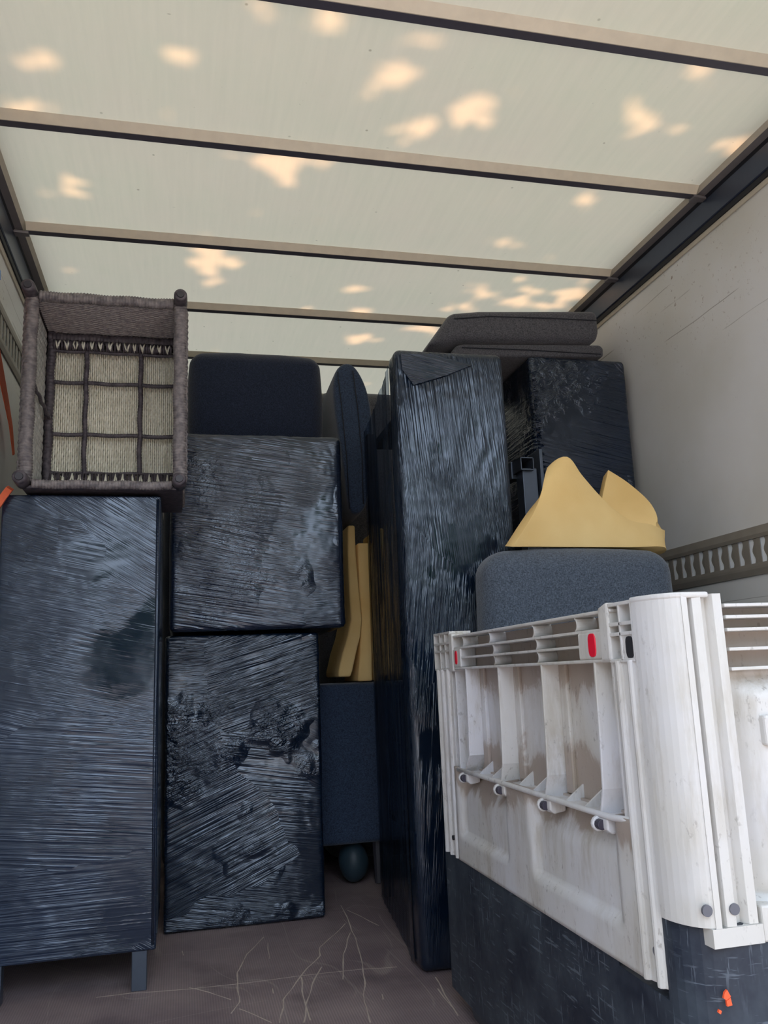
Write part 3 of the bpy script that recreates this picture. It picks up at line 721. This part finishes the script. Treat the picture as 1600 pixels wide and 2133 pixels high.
    for k in range(44):
        z = za+.06+(zb-za-.14)*k/43; mb.tube([(ix0+.01, ys+.005, z), (ix1-.01, ys+.005, z)], .003, 5, False)
    stuff(obj('cross_strands', mb, 'strand_mid', t))
    # lashings that bind the seat to the frame, dark and pale loops
    rnd = random.Random(3)
    for m, n, rad, side in (('strand_dark', 52, .0042, 0), ('strand_light', 14, .0030, 1)):
        for zA, zB in ((gz1+.004, zb-.062), (gz0-.006, za+.040)):
            mb = MB()
            for k in range(n):
                x = ix0+.02+(W-.04)*(k+.5)/n+rnd.uniform(-.003, .003)
                for s in ((-1, 1) if side else (0,)):
                    mb.tube([(x, yi-.008, zA), (x+s*.004+rnd.uniform(-.003, .003), yi-.020-.004*side, (zA+zB)/2), (x+s*.006+rnd.uniform(-.004, .004), yi-.016, zB)], rad, 5)
            stuff(obj('lashing', mb, m, t, smooth=True))
    bound('side_stay', (xa+.03, ya+.03, 1.78), (xa+.045, yi, 1.74), .006, .01, 'strand_dark')
build_chair()

# ================================================================== film-wrapped furniture
def wrapped(name, label, cat, x0, x1, y0, y1, z0, z1, m, seed, vertical=False, amp=.004, r=.015, step=.011, slope=.25, body='wrapped_body'):
    t = thing(name, label, cat, ((x0+x1)/2, (y0+y1)/2, 0 if z0 < .2 else z0))
    obj(body, rbox(MB(), x0, x1, y0, y1, z0, z1, r, step, wrap_disp(seed, vertical, amp, slope)), m, t, smooth=True)
    return t
F1 = film('black film, tower', -.2, .75, zone=2.0, seed=1, strength=.55, base=(.010, .017, .034))
F2 = film('black film, low table', -.1, 1.3, zone=2.4, seed=2, rough=.14, strength=.9, crumple=.7)
F3 = film('black film, upper table', -.05, .5, zone=1.8, seed=3, strength=.75, crumple=.25, base=(.007, .012, .027))
F4 = film('black film, tall slab', 0, .35, vertical=True, zone=2.2, seed=4, strength=1.)
F5 = film('black film, corner unit', -.55, .9, zone=2.2, seed=5, rough=.2, strength=1., base=(.004, .009, .023), crumple=.6)
FS = film('see-through black film', 0, .12, vertical=True, zone=2.2, seed=6, see=.72, strength=.8)

t = wrapped('wrapped_table', 'tall upright table wrapped in black film with one bare leg, under the wicker chair', 'table', -.535, -.070, 2.66, 3.12, .105, 1.432, F1, 1, amp=.0022, r=.006)
for x in (-.115, -.50):
    for y in (2.685, 3.09): obj('leg', MB().box(x-.021, x+.021, y-.02, y+.02, 0, .112), 'metal', t, bevel=.002)
# folded film seam down the front edge
obj('film_seam', MB().tube([(-.079, 2.658, 1.42), (-.078, 2.6555, 1.0), (-.080, 2.657, .6), (-.079, 2.658, .12)], [.005, .006, .005, .004], 8), F1, t, smooth=True)
LOW = wrapped('wrapped_table', 'low table in crumpled shiny black film standing on the floor under another wrapped table', 'table', -.060, .505, 3.18, 3.72, .003, 1.018, F2, 2, amp=.006, r=.012)
UPP = wrapped('wrapped_table', 'table in horizontally creased black film stacked on top of a lower wrapped table', 'table', -.050, .606, 3.14, 3.74, 1.032, 1.788, F3, 3, amp=.0035, r=.022)
t = wrapped('wrapped_tabletop', 'tall black table standing on end, wrapped in film pulled into vertical creases', 'table', .672, 1.052, 2.50, 2.60, .004, 1.905, F4, 4, True, amp=.0045, r=.022)
for x in (.778, 1.03):
    obj('table_leg', MB().box(x-.02, x+.02, 3.33, 3.37, .01, 1.86), 'rail_dark', t, bevel=.003)
obj('end_frame', MB().box(.79, 1.03, 2.61, 3.36, .30, .32), 'rail_dark', t)
obj('top_frame', MB().box(.79, 1.03, 2.61, 3.36, 1.80, 1.83), 'rail_dark', t)
obj('film_flap', MB().prism([(p[0], p[2]) for p in (at(q[0], q[1], y=2.494) for q in ((834, 736), (900, 738), (985, 760), (930, 782), (862, 802), (838, 770)))], 'y', 2.493, 2.497), F5, t, bevel=.001)
ys = np.linspace(2.575, 3.36, 60); zs = np.linspace(.008, 1.875, 90); Yg, Zg = np.meshgrid(ys, zs)
f = (Yg-2.575)/(3.36-2.575)
Xg = .668+(.752-.668)*f+.004*np.sin(f*PI)+.003*vnoise(np.stack([Yg.ravel()*34, Zg.ravel()*1.5, Zg.ravel()*0], 1), 3).reshape(Yg.shape)
obj('film_side', MB().grid(np.stack([Xg, Yg, Zg], -1)), FS, t, smooth=True, label='half-transparent black film stretched to the table legs')
t = wrapped('wrapped_cabinet', 'black film-wrapped cabinet standing in the back right corner against the white wall', 'cabinet', 1.345, 1.772, 2.93, 3.45, .004, 2.085, F5, 6, amp=.006, r=.02, slope=.9)
# torn film fringe along its left edge
mb = MB(); rnd = random.Random(8)
for k in range(70):
    z = 1.35+.66*k/70; a = rnd.uniform(-.5, .5); L = rnd.uniform(.012, .03)
    mb.add([(1.352, 2.929, z), (1.352+L, 2.925, z+.006+a*L), (1.352+L*.8, 2.921, z+.012+a*L), (1.350, 2.922, z+.012)], [(0, 1, 2, 3)])
stuff(obj('film_fringe', mb, F5, t, solid=.001))

# ================================================================== cushions and upholstery
def cushion(name, label, x0, x1, y0, y1, z0, z1, m, r=.05, bulge=.02, seed=1, seams=(), amp=.004, cat='cushion', step=.02, parts=None):
    t = thing(name, label, cat, ((x0+x1)/2, (y0+y1)/2, z0))
    dsp = lambda P, nn: amp*(vnoise(P*5+seed*3, seed)+.4*vnoise(P*14+seed, seed))
    obj('cover', rbox(MB(), x0+bulge, x1-bulge, y0+bulge, y1-bulge, z0+(bulge if bulge < .03 else .01), z1-bulge, r, step, dsp, bulge, 4), m, t, smooth=True)
    for pts in seams: obj('seam', MB().tube(pts, .0022, 5), 'thread', t, smooth=True)
    return t
cushion('back_cushion', 'dark navy cushion standing on the wrapped table under the roof', .012, .602, 3.44, 3.66, 1.795, 2.265, 'dark_fab', .04, .022, 1)
# narrow cushion standing edge-on
t = thing('side_cushion', 'narrow grey cushion wedged edge-on beside the upper wrapped table', 'cushion', (.72, 3.6, 1.49))
prof = [(690, 800), (700, 762), (726, 754), (745, 770), (768, 815), (778, 890), (776, 960), (768, 1030), (760, 1064), (742, 1076), (724, 1068), (716, 1000), (708, 930), (697, 870)]
pp = [at(x, y, y=3.42) for x, y in prof]; ctr = np.mean(pp, axis=0)
rings = []
for d, s in ((0., .80), (.006, .92), (.018, .985), (.04, 1.0), (.40, 1.0), (.43, .95), (.445, .8), (.455, .5)):
    rings.append([np.array([ctr[0]+(p[0]-ctr[0])*s+.02*d, 3.40+d, ctr[2]+(p[2]-ctr[2])*(1-(1-s)*.25)]) for p in pp])
n = len(pp); mb = MB(); v = [q for rg in rings for q in rg]
fc = [(i*n+k, i*n+(k+1) % n, (i+1)*n+(k+1) % n, (i+1)*n+k) for i in range(len(rings)-1) for k in range(n)]+[tuple(range(n)), tuple(range((len(rings)-1)*n, len(rings)*n))]
cv = obj('cover', mb.add(v, fc), 'slate_fab', t, smooth=True, sub=2)
for pts in ([(703, 775), (712, 850), (722, 950), (728, 1060)], [(735, 772), (745, 850), (754, 950), (757, 1050)]):
    obj('seam', MB().tube([at(x, y, y=3.397) for x, y in pts], .0024, 5), 'thread', t, smooth=True)
# sofa section stood up at the back, and an added dark block cutting light
cushion('sofa_or_filler', 'grey-brown upholstered sofa section stood on end behind the narrow cushion', .64, 1.18, 4.0, 4.5, .004, 2.315, 'brown_fab', .07, .02, 4, amp=.009, cat='sofa', step=.03)
cushion('sofa_or_filler', 'unseen dark block added to cut the light behind the stacked wrapped tables', -.10, .62, 4.0, 4.55, .004, 2.26, 'dark_fab', .07, .02, 5, amp=.006, cat='sofa', step=.04)
t = cushion('ottoman', 'slate fabric ottoman block under the yellow foam slabs', .535, 1.12, 3.80-.28, 3.98, .172, .823, 'slate_fab', .018, .006, 6, amp=.002, cat='ottoman', step=.03)
for x in (.60, 1.05):
    for y in (3.9,): obj('foot', MB().tube([(x, y, .004), (x, y, .19)], [.018, .024], 10), 'cap', t)
    obj('foot', MB().tube([(x+.2 if x < .7 else x, 3.60, .004), (x+.2 if x < .7 else x, 3.60, .19)], [.018, .024], 10), 'cap', t)
# rounded bundle on the floor beneath it
mb = MB(); P = []
for i in range(17):
    a = PI*i/16
    P.append([(.700+.062*math.sin(a)*math.cos(b)*(1+.06*math.sin(3*b+i*.4)), 3.64+.07*math.sin(a)*math.sin(b), .089-.083*math.cos(a)) for b in np.linspace(0, 2*PI, 25)])
tag(obj('floor_bundle', mb.grid(np.array(P)), 'teal', None, (.700, 3.64, .004), smooth=True), 'dark rounded teal bundle on the floor below the ottoman', 'bundle')

# two cushions lying on the cabinet
def slab_cushion(name, label, poly, y0, y1, m, seams, zlift=0):
    pts = [at(x, y, y=y0) for x, y in poly]; x = np.mean([p[0] for p in pts]); z = min(p[2] for p in pts)
    t = thing(name, label, 'cushion', (x, (y0+y1)/2, z))
    obj('cover', MB().prism([(p[0], p[2]) for p in pts], 'y', y0, y1), m, t, bevel=.028, smooth=True).modifiers['b'].segments = 5
    for s in seams: obj('seam', MB().tube([at(a, b, y=y0-.002) for a, b in s], .0022, 5), 'thread', t)
    return t
slab_cushion('seat_cushion', 'thick grey wedge-ended cushion on top of the pile under the roof', [(893, 717), (912, 690), (940, 649), (1000, 645), (1246, 645), (1250, 690), (1246, 711), (960, 708), (930, 717)], 2.93, 3.46, 'brown_fab', [[(946, 664), (1020, 659), (1150, 663), (1246, 668)]])
slab_cushion('seat_cushion', 'thin grey cushion under the wedge-ended cushion on the wrapped cabinet', [(942, 734), (950, 720), (965, 716), (1250, 718), (1258, 725), (1258, 743), (942, 743)], 2.95, 3.46, 'brown_fab', [[(962, 724), (1100, 729), (1252, 738)]])
# grey upholstered block behind the crate
cushion('upholstered_block', 'grey fabric upholstered block with rounded corners behind the white crate', .862, 1.512, 2.275, 2.485, .004, 1.213, 'grey_fab', .065, .018, 9, amp=.003, cat='cushion')

# ================================================================== foam
def foam_slab(name, label, cl, th, y0, y1):
    """cl: pixel centre line top to bottom with half widths"""
    ps = [(at(x, y, y=y0), w) for x, y, w in cl]; L = ps[-1][0]
    v = []; f = []; n = len(ps)
    for p, w in ps:
        ww = w/FPX*y0
        for x in (-ww, ww):
            for y in (y0, y1): v.append((p[0]+x, y, p[2]))
    for i in range(n-1):
        a = 4*i; f += [(a, a+2, a+6, a+4), (a+1, a+5, a+7, a+3), (a, a+4, a+5, a+1), (a+2, a+3, a+7, a+6)]
    f += [(0, 1, 3, 2), (4*n-4, 4*n-2, 4*n-1, 4*n-3)]
    o = obj(name, MB().add(v, f), 'foam', None, (L[0], (y0+y1)/2, L[2]), smooth=True, bevel=.008)
    return tag(o, label, 'foam')
foam_slab('foam_slab', 'pale yellow foam slab kinked at the bottom, touching the wrapped table', [(732, 1094, 8), (733, 1150, 9), (738, 1230, 11), (743, 1290, 12), (738, 1325, 14), (728, 1360, 15), (720, 1398, 15), (718, 1410, 13)], .05, 3.53, 3.85)
foam_slab('foam_slab', 'straight yellow foam slab between the kinked foam slab and the film', [(757, 1131, 13), (759, 1200, 12), (762, 1280, 11), (763, 1360, 13), (761, 1419, 16)], .05, 3.56, 3.88)
foam_slab('foam_slab', 'orange-yellow foam slab seen through the see-through black film', [(792, 1100, 8), (790, 1200, 9), (788, 1300, 10), (788, 1416, 10)], .05, 3.60, 3.9)
def fold():
    B = [(1060, 1141, 2.335), (1100, 1148, 2.345), (1160, 1150, 2.355), (1230, 1152, 2.365), (1300, 1153, 2.38), (1350, 1154, 2.40), (1374, 1155, 2.43), (1370, 1150, 2.46), (1330, 1146, 2.465), (1270, 1146, 2.47), (1225, 1146, 2.47)]
    T = [(1146, 985, 2.41), (1176, 960, 2.41), (1202, 994, 2.40), (1232, 1030, 2.40), (1265, 1064, 2.40), (1302, 1090, 2.41), (1343, 1097, 2.44), (1372, 1104, 2.48), (1352, 1058, 2.53), (1305, 1014, 2.56), (1262, 986, 2.58)]
    # resample both curves smoothly
    def rs(A, n):
        A = np.array([at(a, b, y=c) for a, b, c in A]); s = np.linspace(0, len(A)-1, n); out = []
        for q in s:
            i = min(int(q), len(A)-2); u = q-i; p0, p1, p2, p3 = A[max(i-1, 0)], A[i], A[i+1], A[min(i+2, len(A)-1)]
            out.append(.5*((2*p1)+(-p0+p2)*u+(2*p0-5*p1+4*p2-p3)*u*u+(-p0+3*p1-3*p2+p3)*u**3))
        return np.array(out)
    b, tt = rs(B, 60), rs(T, 60); b[:, 2] = 1.2155
    G = np.zeros((16, 60, 3))
    for i in range(16):
        v = i/15; G[i] = b*(1-v)+tt*v
        G[i, :, 1] -= .03*math.sin(PI*v)*np.clip(1-np.arange(60)/32, 0, 1)
    o = obj('foam_sheet', MB().grid(G), 'foam', None, (1.2, 2.42, 1.213), smooth=True)
    k = o.modifiers.new('s', 'SOLIDIFY'); k.thickness = .042; k.offset = 0
    k = o.modifiers.new('b', 'BEVEL'); k.width = .006; k.segments = 2; k.limit_method = 'ANGLE'
    tag(o, 'folded yellow foam sheet resting on the grey upholstered block', 'foam')
fold()

# ================================================================== steel bracket in the gap
t = thing('steel_frame', 'grey steel box-section frame in the gap behind the yellow foam', 'frame', tuple(at(1100, 1085, y=2.72)))
a = at(1088, 975, y=2.72); b = at(1127, 1090, y=2.72)
obj('upright', MB().box(a[0], b[0], 2.72, 2.78, .004, a[2]), 'metal', t, bevel=.002)
a = at(1084, 952, y=2.70); b = at(1113, 977, y=2.70)
th = .003; mb = MB().box(a[0], b[0], 2.70, 3.0, a[2]-th, a[2]).box(a[0], a[0]+th, 2.70, 3.0, b[2], a[2]).box(b[0]-th, b[0], 2.70, 3.0, b[2], a[2]).box(a[0], b[0], 2.70, 3.0, b[2]-th, b[2])
obj('hollow_section', mb, 'metal', t)
a = at(1064, 962, y=2.78); b = at(1087, 998, y=2.78); obj('cross_piece', MB().box(a[0], b[0], 2.78, 2.83, b[2], a[2]), 'metal', t, bevel=.002)
a = at(1129, 935, y=2.70); b = at(1135, 1090, y=2.70); obj('upright', MB().box(a[0], b[0], 2.70, 2.86, .004, a[2]), 'metal', t, bevel=.001)

# ================================================================== strap and tape on the left wall
t = thing('ratchet_strap', 'orange ratchet strap hanging from the track on the left wall', 'strap', (XL+.01, 2.9, 1.4))
def ribbon(pts, w0):
    mb = MB(); v = []; f = []
    for (x, y, z, w) in pts: v += [(x, y-w, z), (x+.001, y+w, z+.01)]
    f = [(2*i, 2*i+1, 2*i+3, 2*i+2) for i in range(len(pts)-1)]
    return mb.add(v, f)
q = [at(px, py, x=XL+.026) for px, py in ((-30, 600), (-18, 680), (-3, 760), (11, 830), (22, 890), (28, 950))]
obj('webbing', ribbon([(p[0], p[1], p[2], w) for p, w in zip(q, (.08, .075, .065, .045, .025, .010))], .02), 'strap', t, solid=.003)
q = [at(px, py, y=2.652) for px, py in ((22, 1022), (8, 1040), (-8, 1064), (-30, 1090))]
obj('webbing', ribbon([(p[0], 2.64, p[2], .012) for p in q], .02), 'strap', t, solid=.02)
b = at(0, 572, x=XL+.002)
tag(obj('blue_tape', MB().prism([(b[1]-.05, b[2]-.012), (b[1]+.012, b[2]-.014), (b[1]+.006, b[2]+.016), (b[1]-.05, b[2]+.02)], 'x', XL+.0005, XL+.002), 'blue', None, (XL, b[1], b[2])), 'small piece of bright blue tape stuck on the left wall', 'tape')
